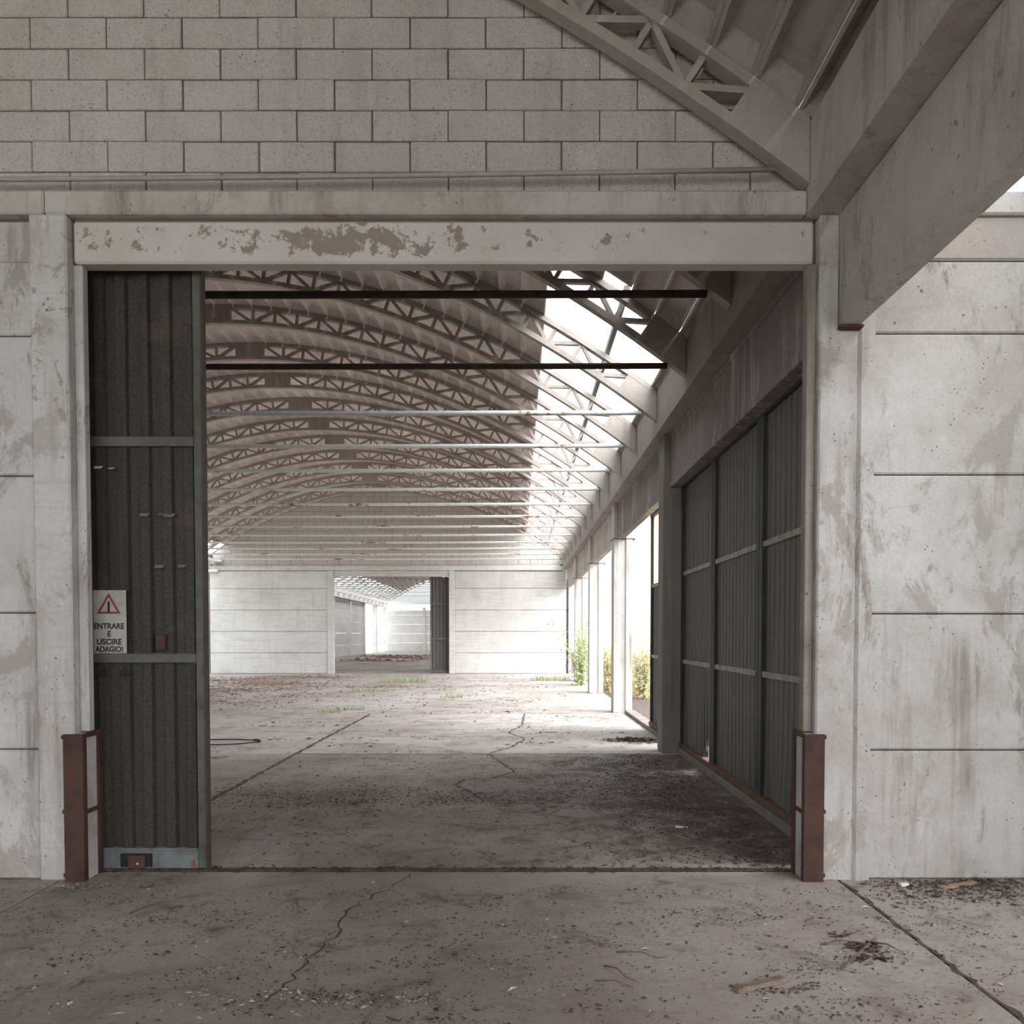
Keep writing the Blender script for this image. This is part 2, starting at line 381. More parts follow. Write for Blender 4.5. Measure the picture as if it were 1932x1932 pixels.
crack([(0.12, 17.3), (0.06, 15.2), (-0.15, 14.0), (0.1, 13.2), (-0.1, 12.2), (-0.42, 11.5), (-0.2, 10.7), (-0.05, 10.0), (-0.3, 9.55), (-0.62, 9.45), (-0.68, 9.1), (-0.45, 8.6), (-0.35, 8.2)], .015, .05, 2)
crack([(-3.03, 5.9), (-3.02, 9.0), (-3.04, 12), (-3.03, 17.4)], .03, .075, 3)
crack([(-3.0, 13.5), (0.2, 13.42), (1.2, 13.35)], .008, .02, 4)
crack([(2.12, -0.2), (2.12, 3.5), (2.12, 5.5)], .012, .03, 5)
crack([(-3.0, 11.5), (-1, 11.5), (1.9, 11.5)], .012, .04, 6)
crack([(-2.9, 17.5), (-1, 17.48), (1.8, 17.5)], .02, .05, 7)
crack([(-2.0, 9.8), (-1.3, 9.72), (-0.62, 9.66)], .006, .016, 8)

# ------------------------------------------------------------------ roof panels
PW = 0.333; NP = 24
M['roof_shaded'] = concrete('shaded_bare_roof_concrete', (0.43, 0.395, 0.365), (0.3, 0.265, 0.235), (0.16, 0.13, 0.11), 0.9, 0.3, 0.4, 0.25, crisp=0.4)  # bare concrete, darkened to carry the camera hall's weaker light
def tray(name, w, l, mat):
    x = w / 2 - 0.003; y = l / 2; m = MB(); i1 = x - 0.026; i2 = x - 0.06
    e1 = y - 0.05; e2 = y - 0.2; h = 0.075; H = 0.115
    m.add([(-x,-y,0),(x,-y,0),(x,y,0),(-x,y,0),(-i1,-e1,0),(i1,-e1,0),(i1,e1,0),(-i1,e1,0),
           (-i2,-e2,h),(i2,-e2,h),(i2,e2,h),(-i2,e2,h),(-x,-y,H),(x,-y,H),(x,y,H),(-x,y,H)],
          [(0,1,5,4),(1,2,6,5),(2,3,7,6),(3,0,4,7),(4,5,9,8),(5,6,10,9),(6,7,11,10),(7,4,8,11),(8,9,10,11),
           (0,12,13,1),(1,13,14,2),(2,14,15,3),(3,15,12,0),(12,15,14,13)])
    return m.mesh(name, mat)
tray_me = tray('roof_panel', PW, 1.99, 'roof'); tray_shaded = tray('roof_panel', PW, 1.99, 'roof_shaded'); tray_white = tray('roof_panel', PW, 1.99, 'patch'); tray_short = tray('roof_panel', PW, 1.71, 'roof')
SLOT = []
for i in range(NP):
    u = u_at(PW * (i + 0.5)); a = math.atan(2 * KA * u); SLOT.append((u, a))
def slot_pose(side, i):
    u, a = SLOT[i]; x, z = arc(u, depth(u) + 0.002)
    return XC + side * x, z, side * a
ceiling = empty('ceiling'); tag(ceiling, kind='structure')
def stuff_panels(items, parent, name='roof_panels', mat='roof'):
    m = MB(); base = [tuple(v.co) for v in tray_me.vertices]; fs = [tuple(p.vertices) for p in tray_me.polygons]
    for (x, y, z, a) in items:
        ca, sa = math.cos(a), math.sin(a)
        m.add([(x + v[0]*ca + v[2]*sa, y + v[1], z - v[0]*sa + v[2]*ca) for v in base], fs)
    o = m.build(name, mat, parent, fix=False); o['kind'] = 'stuff'; return o
rest = []; count = 0
for k in range(15):
    y = YW + 2 * k + 1.0
    for side in (1, -1):
        for i in range(NP):
            x, z, a = slot_pose(side, i)
            if k >= 2 and ((side == 1 and 18 <= i <= 22) or (side == -1 and 21 <= i <= 22)): continue
            near = k <= 9 and x > -0.385 * (y + 1) - 0.1
            if not near: rest.append((x, y, z, a)); continue
            me = tray_me; yy = y
            if k == 1 and side == 1 and i == 20: me = tray_short; yy = y - 0.14
            if k == 7 and ((side == 1 and i < 2) or (side == -1 and i < 2)): me = tray_white
            inst(me, 'roof_panel', (x, yy, z), ceiling, (0, a, 0)); count += 1
stuff_panels(rest, ceiling)
for sd in (1, -1):
    x, z = arc(6.5, depth(6.5) + 0.05)
    MB().box(XC + sd * x - 0.03, XC + sd * x + 0.03, YW + (4 if sd == 1 else 0), YE, z, z + 0.08).build('skylight_bar', 'frame_steel', ceiling)
ceil2 = empty('ceiling', (0, 0, 0)); tag(ceil2, kind='structure')
rest = []
for k in range(1, 10):  # unseen bays behind the camera are added to shade this hall
    y = YW - 2 * k + 1.0
    for side in (1, -1):
        for i in range(NP):
            x, z, a = slot_pose(side, i)
            if side == 1 and k <= 2 and i >= 11: inst(tray_shaded, 'roof_panel', (x, y, z), ceil2, (0, a, 0))
            else: rest.append((x, y, z, a))
stuff_panels(rest, ceil2, 'roof_panels', 'roof_shaded')  # includes the unseen bays added for shade
# the next vault, over the aisle to the right of the big beam, added to dim the near hall; skylight strip narrowed
XC2 = 10.1
ceil_added = empty('ceiling', (0, 0, 0)); tag(ceil_added, kind='structure'); rest = []  # vault added to dim the near hall
for k in range(1, 10):
    for side in (1, -1):
        for i in range(NP):
            if side == -1 and 20 <= i <= 22: continue
            x, z, a = slot_pose(side, i); rest.append((x - XC + XC2, YW - 2 * k + 1.0, z, a))
stuff_panels(rest, ceil_added, 'roof_panels', 'roof_shaded')
ceil3 = empty('ceiling', (0, YE, 0)); tag(ceil3, kind='structure')
rest = []
for k in range(0, 24):
    y = YE + 0.2 + 2 * k + 1.0
    for side in (1, -1):
        for i in range(NP):
            if 18 <= i <= 22: continue
            x, z, a = slot_pose(side, i); rest.append((x, y, z, a))
stuff_panels(rest, ceil3)

# ------------------------------------------------------------------ arched lattice trusses
NB = 18; U0 = 0.28; S0 = arc_len(U0); S1 = arc_len(6.86)
NODES = [u_at(S0 + (S1 - S0) * i / NB) for i in range(NB + 1)]
def strip(m, ua, ub, d0, d1, n, y0, y1, sd=1):
    prev = None
    for i in range(n + 1):
        u = ua + (ub - ua) * i / n
        a = arc(u, d0(u)); b = arc(u, d1(u))
        k = len(m.v)
        m.v += [(sd*a[0], y0, a[1]), (sd*a[0], y1, a[1]), (sd*b[0], y1, b[1]), (sd*b[0], y0, b[1])]
        if prev is not None:
            for j in range(4):
                j2 = (j + 1) % 4; m.f.append((prev + j, prev + j2, k + j2, k + j))
        else: m.f.append((k, k+1, k+2, k+3))
        prev = k
    m.f.append((prev+3, prev+2, prev+1, prev))
TB = 4.4
def member(u0, d0, u1, d1, sd, wv=0.044):
    a = arc(u0, d0); b = arc(u1, d1)
    return MB().bar((sd*a[0], 0, a[1]), (sd*b[0], 0, b[1]), wv, 0.07, (0, 1, 0))
def end_poly(sd):
    top = []; bot = []
    for i in range(7):
        u = 6.82 + (UF - 6.82) * i / 6
        bot.append(arc(u, 0)); top.append(arc(u, depth(u)))
    top = [(min(p[0], UF), p[1]) for p in top]; bot = [(min(p[0], UF), p[1]) for p in bot]
    return [(sd * p[0], p[1]) for p in bot + top[::-1]]
def rod_pts(sag):
    return [(-7.16 + 14.32 * i / 16, 0, 4.625 - sag * (1 - ((-7.16 + 14.32 * i / 16) / 7.16) ** 2)) for i in range(17)]
def truss_parts():
    L = []
    m = MB(); strip(m, -UF + .05, UF - .05, lambda u: 0, lambda u: 0.068, 56, -0.055, 0.055); L.append(('bottom_chord', m, 'truss'))
    m = MB(); strip(m, -UF + .2, UF - .2, lambda u: depth(u) - 0.066, lambda u: depth(u), 56, -0.062, 0.062); L.append(('top_chord', m, 'truss'))
    m = MB(); strip(m, -U0, U0, lambda u: 0.004, lambda u: depth(u) - 0.004, 6, -0.05, 0.05); L.append(('crown_block', m, 'truss'))
    for sd in (1, -1):
        L.append(('end_block', MB().prism(end_poly(sd), -0.06, 0.06), 'truss'))
        for i in range(NB):
            ua, ub = NODES[i], NODES[i + 1]
            if i % 2 == 0: L.append(('web_diagonal', member(ua, depth(ua) - .05, ub, .05, sd), 'truss'))
            else: L.append(('web_diagonal', member(ua, .05, ub, depth(ub) - .05, sd), 'truss'))
            if i > 0: L.append(('web_post', member(ua, .04, ua, depth(ua) - .04, sd, 0.042), 'truss'))
    return L
def make_truss(y, rod='rod', sag=0.012, rr=0.034):
    t = empty('roof_truss', (XC, y, TB))
    for nm, m, mt in PARTS: link(bpy.data.objects.new(nm, m), t)
    mr = MB().tube(rod_pts(sag), rr, 12).mesh('tie_rod', rod, (0, 0, TB), True)
    r = link(bpy.data.objects.new('tie_rod', mr), t)
    return t
RAW = truss_parts()
PARTS = [(nm, m.mesh(nm, mt, (0, 0, TB)), mt) for nm, m, mt in RAW]
t0 = make_truss(YW, 'sign', 0.07, 0.016)
tag(t0, 'arched concrete lattice truss against the grey block wall, above the near doorway', 'truss', 'vault trusses')
proto = None
for k in range(1, 10):
    y = YW + 2 * k
    if k <= 2: t = make_truss(y, 'rod_dark')
    elif proto is None: proto = t = make_truss(y)
    else: t = copy_tree(proto, (XC, y, TB))
    extra = {1: 'shadowed, with dark brown tie rod', 2: 'dark against the sky, dark brown tie rod', 3: 'first with a white tie rod'}.get(k, 'white tie rod')
    tag(t, f'{ORD[k-1]} arched concrete truss behind the doorway, {extra}', 'truss', 'vault trusses')
jm = MB()
for nm, m, mt in RAW: jm.add(m.v, m.f)
far_me = jm.mesh('roof_truss', 'truss', (0, 0, TB))
rod_me = MB().tube(rod_pts(0.012), 0.034, 8).mesh('tie_rod', 'rod', (0, 0, TB), True)
for k in range(10, 15):
    o = inst(far_me, 'roof_truss', (XC, YW + 2 * k, TB)); inst(rod_me, 'tie_rod', (XC, YW + 2 * k, TB), o)
    tag(o, f'{ORD[14-k]} arched concrete truss counting back from the far block gable, thin white tie rod', 'truss', 'vault trusses')
for k in range(0, 24):
    o = inst(far_me, 'roof_truss', (XC, YE + 0.9 + 2 * k, TB)); inst(rod_me, 'tie_rod', (XC, YE + 0.9 + 2 * k, TB), o)
    tag(o, f'{ORD[k]} arched truss seen through the far doorway, counted from that doorway', 'truss', 'trusses beyond the far doorway')
for k in (1, 2, 3):
    o = inst(far_me, 'roof_truss', (XC, YW - 2 * k, TB))
    if k == 1: tag(o, 'arched truss overhead nearest the camera side, carrying the ribbed roof panels', 'truss', 'vault trusses')
    else: tag(o, f'{ORD[k-1]} arched truss of the camera hall counted from the block wall', 'truss', 'vault trusses')

# ------------------------------------------------------------------ near cross wall
wf = empty('wall_front'); tag(wf, kind='structure')
def gable(y0, y1, parent, zb):
    poly = [(XC - UF, zb), (XC + UF, zb)]
    for i in range(33):
        u = UF - 2 * UF * i / 32; poly.append((XC + u, ZT - KA * u * u + depth(u) / math.cos(math.atan(2 * KA * u)) + 0.06))
    return MB().prism(poly, y0, y1).build('mortar_bed', 'mortar', parent)
gable(5.716, 5.88, wf, 4.34)
blk = [cbox_mesh('block', 'block', 0.494 - 0.002 * j, 0.10, 0.194 - 0.001 * j, 0.004 + 0.0015 * j) for j in range(3)]
half = cbox_mesh('block', 'block', 0.239, 0.10, 0.188, 0.006)
def course(zj, xs, xe, off, yf, parent, r, lim=None):
    x = xs + off
    while x < xe:
        ok = True
        if lim:
            lim_z = [ZT - KA * (q - XC) ** 2 + depth(q - XC) * 1.0 for q in (x - .25, x, x + .25)]
            if max(lim_z) < zj + 0.02 or abs(x - XC) > UF + .2: ok = False
            elif min(lim_z) < zj + 0.19:
                ok = False; u = x - XC; a = math.atan(2 * KA * u)
                bm = bmesh.new(); bm.from_mesh(blk[0]); bmesh.ops.translate(bm, verts=bm.verts, vec=(x, yf + .05, zj + .006))
                pz = ZT - KA * u * u + depth(u) * .98 / math.cos(a) - .01
                rs = bmesh.ops.bisect_plane(bm, geom=bm.verts[:] + bm.edges[:] + bm.faces[:], plane_co=(x, 0, pz), plane_no=(math.sin(a), 0, math.cos(a)), clear_outer=True)
                bmesh.ops.holes_fill(bm, edges=[e for e in bm.edges if e.is_boundary])
                if len(bm.verts) > 5:
                    bmesh.ops.translate(bm, verts=bm.verts, vec=(-x, -yf - .05, -zj))
                    me = bpy.data.meshes.new('block'); bm.to_mesh(me); me.materials.clear(); me.materials.append(M['block']); inst(me, 'block', (x, yf + .05, zj), parent)
                bm.free()
        if ok:
            inst(R.choice(blk), 'block', (x, yf + 0.05 + r.uniform(-.003, .004), zj + 0.003), parent, (0, 0, r.uniform(-.004, .004)))
        x += 0.5
r = random.Random(3)
zrow = 4.879 - 0.4
for k in range(14):
    z = zrow + 0.2 * k
    course(z, -4.463 if k % 2 else -4.213, 2.1, 0, 5.7, wf, r, True)
# string course and lintel
for x0, x1 in ((-12.8, -3.06), (-3.055, 1.862)):
    cbox('string_course', 'beam', x0, x1, 5.545, 5.74, 4.332, 4.483, wf, 0.012)
cbox('lintel', 'lintel', -2.9, 1.925, 5.6, 5.73, 4.04, 4.312, wf, 0.014)
cbox('lintel_packing', 'mortar', -2.9, 1.925, 5.62, 5.72, 4.312, 4.333, wf, 0.002)
cbox('string_course', 'white_top', 2.46, 9.3, 5.55, 5.74, 4.332, 4.483, wf, 0.012)
cbox('lintel', 'aisle_lintel', 2.33, 9.3, 5.575, 5.73, 4.05, 4.331, wf, 0.014)
ZJ = [0.0, 0.859, 1.759, 2.667, 3.58, 4.046]
MB().box(2.3, 9.3, 5.63, 5.74, 0, 4.05).build('joint_backing', 'mortar', wf)
MB().box(-12.8, -3.12, 5.63, 5.74, 0, 4.33).build('joint_backing', 'mortar', wf)
for a, b in zip(ZJ, ZJ[1:]):
    cbox('wall_panel', 'white', 2.312, 9.3, 5.578, 5.7, a + .004, b - .004, wf, 0.011) if a < 3.5 else cbox('wall_panel', 'white_top', 2.312, 9.3, 5.578, 5.7, a + .004, b - .004, wf, 0.011)
ZL = [0.0, 0.865, 1.765, 2.66, 3.565, 4.046, 4.33]
for i, (a, b) in enumerate(zip(ZL, ZL[1:])):
    cbox('wall_panel', 'white' if i < 4 else 'white_top', -12.8, -3.158, 5.578 + (0.05 if i >= 5 else 0), 5.7, a + .004, b - .004, wf, 0.011)

# ------------------------------------------------------------------ columns
def flanked_column(name, y0, y1, x0, x1, gx0, gx1, top, gtop, mat='grey_col'):
    t = empty(name, ((x0 + x1) / 2, (y0 + y1) / 2, 0))
    cbox('shaft', mat, x0, gx0, y0, y1, 0, top, t, 0.012)
    cbox('shaft', mat, gx1, x1, y0, y1, 0, gtop, t, 0.012)
    cbox('groove_web', mat, gx0 - .012, gx1 + .012, y0 + .028, y1 - .028, 0, gtop, t, 0.004)
    return t
cl = empty('concrete_column', (-3.03, 5.66, 0))
cbox('shaft', 'pillar', -3.155, -2.912, 5.54, 5.775, 0, 4.33, cl, 0.012)
cbox('jamb', 'white', -2.912, -2.85, 5.62, 5.69, 0.98, 4.038, cl, 0.006)
tag(cl, 'whitewashed concrete pillar with peeling base at the left side of the doorway', 'pillar')
cr = empty('concrete_column', (2.13, 5.66, 0))
cbox('shaft', 'white', 1.945, 2.073, 5.54, 5.775, 0, 4.33, cr, 0.012)
m = MB(); pl = [(2.222, 5.542), (2.308, 5.542), (2.308, 5.775), (2.18, 5.775), (2.18, 5.585)]
m.add([(a, b, 0) for a, b in pl] + [(a, b, 4.05) for a, b in pl], [(0,1,2,3,4), (9,8,7,6,5)] + [(i, (i+1) % 5, (i+1) % 5 + 5, i + 5) for i in range(5)])
m.build('cheek', 'white', cr)
cbox('groove_web', 'white', 2.07, 2.2, 5.556, 5.775, 0, 3.59, cr, 0.003)
cbox('corbel_shim', 'rust', 2.06, 2.21, 5.48, 5.6, 3.59, 3.605, cr, 0.002)
cbox('jamb', 'rough_jamb', 1.885, 1.945, 5.6, 5.69, 0.98, 4.038, cr, 0.006)
tag(cr, 'whitewashed grooved concrete column at the right side of the doorway', 'column')
# colonnade columns along the right of the inner hall
COLY = [11.76 + 6 * i for i in range(4)]
for i, y in enumerate(COLY):
    c = flanked_column('concrete_column', y - .2, y + .2, 1.965, 2.36, 2.09, 2.215, 4.33, 4.33, 'dark_col' if i == 0 else 'grey_col')
    if i >= 1:
        cbox('pilaster', 'grey_col', 1.985, 2.4, y + .2, y + .32, 0, 3.6, c, 0.01)
        cbox('bearing_plate', 'rust', 1.955, 2.42, y - .21, y + .33, 3.6, 3.612, c, 0.002)
    lab = ['grooved concrete column at the far end of the big closed sliding door', 'tall concrete column standing between the half open door and the bright gap', 'slim sunlit concrete column right of the tall leafy shrub', 'farthest sunlit concrete column before the end wall'][i]
    tag(c, lab, 'column')
c = flanked_column('concrete_column', -0.44, -0.04, 1.965, 2.36, 2.09, 2.215, 4.33, 4.33); tag(c, 'concrete column beside the camera carrying the big beam', 'column')
# left colonnade (only seen through the far doorway)
for i in range(14):
    y = 5.76 + 6 * i
    if i == 0: continue
    c = empty('concrete_column', (-13.15, y, 0)); cbox('shaft', 'panel_far', -13.35, -12.95, y - .2, y + .2, 0, 4.33, c, 0.012)
    if y < YE: tag(c, 'concrete column of the left wall hidden behind the dark door', 'column', 'left wall columns')
    else: tag(c, 'pale concrete column on the left wall seen through the far doorway', 'column', 'columns beyond the far doorway')

# ------------------------------------------------------------------ gutters and spandrel beams
def gutter(y0, y1, sd, mat='beam'):
    P = [(7.365, 4.332), (7.93, 4.332), (7.93, 5.05), (7.86, 5.05), (7.84, 4.5), (7.48, 4.5), (7.46, 4.9), (7.365, 4.9)]
    poly = [(XC + sd * a, z) for a, z in P]
    t = MB(); n = len(poly)
    # concave section: caps split into quads
    vs = [(a, y0, z) for a, z in poly] + [(a, y1, z) for a, z in poly]
    caps = [(0,1,4,5),(1,2,3,4),(0,5,6,7)]
    t.add(vs, caps + [tuple(i + n for i in q[::-1]) for q in caps] + [(i, (i+1) % n, (i+1) % n + n, i + n) for i in range(n)])
    o = t.build('gutter_beam', mat); return o
o = gutter(-6.2, 5.9, 1); tag(o, 'long concrete gutter beam running overhead from the doorway corner towards the camera', 'beam')
o = gutter(5.905, YE, 1, 'gutter'); tag(o, 'long concrete gutter beam under the truss feet on the right of the inner hall', 'beam')
o = gutter(5.9, YE, -1); tag(o, 'concrete gutter beam on the left of the inner hall', 'beam')
o = gutter(YE + .2, YC, -1, 'panel_far'); tag(o, 'pale gutter beam above the panel wall seen through the far doorway', 'beam')
o = gutter(YE + .2, YC, 1, 'panel_far'); tag(o, 'gutter beam on the right of the hall beyond the far doorway', 'beam')
def spandrel(y0, y1, mat, label, z0=3.606):
    t = empty('spandrel_beam', (2.13, (y0 + y1) / 2, z0))
    cbox('web', mat, 2.062, 2.2, y0, y1, z0, 4.328, t, 0.01)
    cbox('bottom_lip', mat, 2.05, 2.062, y0, y1, z0, z0 + .09, t, 0.004)
    cbox('top_lip', mat, 2.05, 2.062, y0 + .06, y1 - .06, 4.26, 4.326, t, 0.004)
    tag(t, label, 'beam', 'spandrel beams'); return t
t = empty('spandrel_beam', (2.13, 2.8, 3.606))
cbox('web', 'beam', 2.062, 2.2, 0.0, 5.53, 3.606, 4.328, t, 0.012)
tag(t, 'massive smooth concrete beam resting on the right column, jutting toward the camera', 'beam', 'spandrel beams')
LB = ['dark scratched concrete beam above the big closed sliding door', 'peeling concrete beam above the half open yellow topped door', 'bright concrete beam over the opening behind the tall shrub', 'fourth concrete beam along the right side of the inner hall', 'farthest concrete beam of the right side by the end wall']
for i in range(5):
    ya = 5.97 + 6 * i if i else 5.79; yb2 = 11.55 + 6 * i if i < 4 else YE - .02
    spandrel(ya, yb2, 'spandrel' if i < 2 else 'beam', LB[i])

# ------------------------------------------------------------------ sheet-metal doors
def corrugated(a0, a1, z0, z1, fixed, axis, mat, parent, name='corrugated_sheet', pitch=0.165, d=0.032, nz=6, bend=0.0, seed=0, sign=1, slit=None, off=None, prof=(.40, .48, .88, .96)):
    """profiled sheet across a (x or y), ribs of depth d standing out by sign from the plane 'fixed'"""
    r = random.Random(seed); n = max(1, round((a1 - a0) / pitch)); p = (a1 - a0) / n
    xs = []
    for i in range(n):
        b = a0 + i * p
        xs += [(b, 0), (b + p * prof[0], 0), (b + p * prof[1], 1), (b + p * prof[2], 1), (b + p * prof[3], 0)]
    xs.append((a1, 0)); m = MB()
    jig = [r.uniform(-1, 1) for _ in xs]
    for k in range(nz + 1):
        t = k / nz; z = z0 + (z1 - z0) * t
        for j, (a, h) in enumerate(xs):
            low = (1 - t) ** 2
            dep = fixed + sign * (h * d) + bend * low * jig[j] * 0.6
            aa = a + bend * low * jig[j // 5] * 0.9
            m.v.append((aa, dep, z) if axis == 'x' else (dep, aa, z))
    w_ = len(xs)
    for k in range(nz):
        for j in range(w_ - 1):
            q = (k*w_ + j, k*w_ + j + 1, (k+1)*w_ + j + 1, (k+1)*w_ + j)
            if slit and k < slit[1] and slit[0] <= j < slit[0] + round(slit[2] * (1 - k / slit[1])): continue      # torn open, narrowing upwards
            m.f.append(q)
    ob = m.build(name, mat, parent, fix=False)
    if mat != 'yellow_sheet':
        md = ob.modifiers.new('thickness', 'SOLIDIFY'); md.thickness = 0.004
    return ob
# left leaf, slid open behind the left pillar
d1 = empty('door_1', (-2.9, 5.83, 0)); tag(d1, kind='structure')
X0, X1 = -4.05, -2.15
def dbox(x0, x1, y0, y1, z0, z1, name, mat, parent): return cbox(name, mat, x0, x1, y0, y1, z0, z1, parent, 0.003)
dbox(X1 - .055, X1, 5.80, 5.86, 0.012, 4.2, 'stile', 'frame_steel', d1)
dbox(X0, X0 + .05, 5.80, 5.86, 0.012, 4.2, 'stile', 'frame_steel', d1)
MB().box(X1, X1 + .012, 5.795, 5.865, 0.01, 4.2).build('edge_strip', 'rod_dark', d1)
for z0, z1 in ((2.9, 2.966), (1.43, 1.493)):
    dbox(X0 + .05, X1 - .055, 5.795, 5.85, z0, z1, 'rail', 'frame_steel', d1)
kp = dbox(X0 + .05, X1 - .055, 5.795, 5.86, 0.012, 0.145, 'kick_plate', 'kick_blue', d1)
dbox(X0 + .05, X1 - .055, 5.79, 5.80, 0.135, 0.155, 'kick_ledge', 'kick_blue', d1)
for i, (a, b) in enumerate(((0.15, 1.43), (1.493, 2.9), (2.966, 4.2))):
    corrugated(X0 + .04, X1 - .05, a, b, 5.85, 'x', 'sheet', d1, pitch=0.152, d=0.03, sign=-1, nz=5, bend=0.006, seed=4 + i)
lk = MB().box(-2.735, -2.52, 5.784, 5.796, 0.025, 0.118).build('lock_box', 'black', d1)
lp = MB().box(-2.68, -2.565, 5.778, 5.786, 0.02, 0.105).build('lock_plate', 'rust', d1)
MB().tube([(-2.615, 5.774, 0.05), (-2.615, 5.779, 0.05)], 0.007, 8).build('rivet', 'chips', d1)
cbox('latch_box', 'rust', -2.478, -2.41, 5.79, 5.83, 1.515, 1.625, d1, 0.004)
cbox('latch_stub', 'rust_light', -2.25, -2.228, 5.785, 5.795, 0.02, 0.07, d1, 0.002)
# white upper tabs stand in for daylight through torn holes; lower ones are curled sheet
for (x, z, s) in ((-2.86, 2.77, .06), (-2.77, 2.76, .04), (-2.55, 2.45, .07), (-2.43, 2.45, .05), (-2.38, 2.45, .08), (-2.45, 2.1, .07), (-2.3, 2.1, .06)):
    MB().add([(x - s/2, 5.818, z), (x + s/2, 5.818, z), (x + s*.4, 5.795, z - s*.35), (x - s*.4, 5.795, z - s*.35)], [(0, 1, 2, 3)]).build('torn_daylight_flap', 'chips' if z > 2.7 else 'wood', d1, fix=False)
def text_mesh(body, size, name, mat, weight=0.0):
    cu = bpy.data.curves.new(name, 'FONT'); cu.body = body; cu.size = size; cu.align_x = 'CENTER'; cu.extrude = 0.0006; cu.offset = weight
    ob = bpy.data.objects.new(name, cu); C.objects.link(ob)
    dg = bpy.context.evaluated_depsgraph_get(); me = bpy.data.meshes.new_from_object(ob.evaluated_get(dg))
    bpy.data.objects.remove(ob); me.materials.clear(); me.materials.append(M[mat]); return me
for body, x in (('dl', -2.85), ('db', -2.7)):
    inst(text_mesh(body, 0.09, 'painted_letters', 'black', 0.004), 'painted_letters', (x, 5.818, 1.335), d1, (math.pi/2, 0, 0), (0.8, 1, 1))
# warning sign
sg = empty('warning_sign', (-2.785, 5.785, 1.492))
SX0, SX1, SZ0, SZ1 = -2.897, -2.672, 1.495, 1.925
cbox('plate', 'sign', SX0, SX1, 5.786, 5.79, SZ0, SZ1, sg, 0.001)
cxs = (SX0 + SX1) / 2 - .006
def tri(r_, y, zc): return [(cxs + r_ * math.cos(a), y, zc + r_ * math.sin(a)) for a in (math.pi/2, math.pi*7/6, math.pi*11/6)]
m = MB(); o_ = tri(0.094, 5.7845, 1.812); i_ = tri(0.067, 5.7845, 1.812); o2 = tri(0.094, 5.7865, 1.812); i2 = tri(0.067, 5.7865, 1.812)
m.add(o_ + i_ + o2 + i2, [(0,1,4,3),(1,2,5,4),(2,0,3,5),(0,6,7,1),(1,7,8,2),(2,8,6,0),(3,4,10,9),(4,5,11,10),(5,3,9,11)])
m.build('red_triangle', 'red', sg)
m = MB()
pts = []
for i in range(12):
    a = math.pi * i / 11; pts.append((cxs + 0.008 * math.cos(a), 1.842 + 0.008 * math.sin(a)))
for i in range(12):
    a = math.pi + math.pi * i / 11; pts.append((cxs + 0.008 * math.cos(a), 1.783 + 0.008 * math.sin(a)))
m.prism(pts, 5.7843, 5.7865); m.build('black_stroke', 'print', sg)
for body, z, wdt in (('ENTRARE', 1.662, 0.205), ('E', 1.61, 0.0), ('USCIRE', 1.556, 0.17), ('ADAGIO!', 1.505, 0.19)):
    me = text_mesh(body, 0.054, 'lettering', 'print', 0.0017)
    xs_ = [v.co.x for v in me.vertices]; ww = max(xs_) - min(xs_)
    sx = wdt / ww if wdt else 0.9
    inst(me, 'lettering', (cxs, 5.7852, z), sg, (math.pi/2, 0, 0), (sx, 1, 1))
for x, z in ((cxs + .01, 1.918), (SX1 - .012, 1.916), (cxs + .012, 1.5)): MB().tube([(x, 5.783, z), (x, 5.787, z)], 0.004, 8).build('screw', 'chips', sg)
tag(sg, 'tall white warning sign with red triangle reading ENTRARE E USCIRE ADAGIO', 'sign')

# big closed door of the right wall: three leaves
def side_leaf(nm, y0, y1, x, mats, seed, slit=None, bend=0.02, label=None):
    d = empty(nm, (x, (y0 + y1) / 2, 0)); tag(d, kind='structure')
    for a, b in ((y0, y0 + .1), (y1 - .1, y1)): cbox('stile', 'frame_dark', x - .04, x + .05, a, b, 0.13, 3.66, d, 0.004)
    for z in (1.235, 2.415): cbox('rail', mats[2], x - .032, x + .01, y0 + .1, y1 - .1, z, z + .055, d, 0.003)
    cbox('bottom_rail', 'rust_rail', x - .06, x + .05, y0, y1, 0.085, 0.15, d, 0.004)
    cbox('top_rail', 'frame_dark', x - .05, x + .05, y0, y1, 3.60, 3.68, d, 0.004)
    for i, (a, b) in enumerate(((0.14, 1.24), (1.28, 2.42), (2.46, 3.62))):
        corrugated(y0 + .09, y1 - .09, a, b, x + .04, 'y', mats[1] if i == 2 else mats[0], d, pitch=0.135, d=0.04, prof=(.1, .16, .92, .98), sign=-1, nz=14, bend=bend if i == 0 else 0.004, seed=seed + i, slit=slit if i == 0 else None)
    return d
side_leaf('door_2', 5.95, 7.81, 2.25, ('sheet_grey', 'sheet_grey', 'rail_pale'), 20, bend=0.045)
side_leaf('door_3', 7.82, 9.68, 2.25, ('sheet_grey', 'sheet_grey', 'rail_pale'), 30, bend=0.02)
side_leaf('door_4', 9.69, 11.54, 2.25, ('sheet_grey', 'sheet_grey', 'rail_pale'), 40, slit=(2, 5, 13), bend=0.03)
side_leaf('door_5', 12.6, 14.42, 2.28, ('sheet_grey', 'yellow_sheet', 'rail_pale'), 50, bend=0.01)
sl = empty('trim_2', (2.25, 8.7, 0)); tag(sl, kind='structure')
cbox('sill', 'dark_col', 2.17, 2.38, 5.8, 11.56, 0.0, 0.085, sl, 0.008)
cbox('track_cover', 'frame_dark', 2.13, 2.2, 5.8, 11.54, 3.66, 3.70, sl, 0.004)
sl = empty('trim_3', (2.25, 14.7, 0)); tag(sl, kind='structure')
cbox('sill', 'dark_col', 2.2, 2.4, 11.98, 17.5, 0.0, 0.07, sl, 0.008)

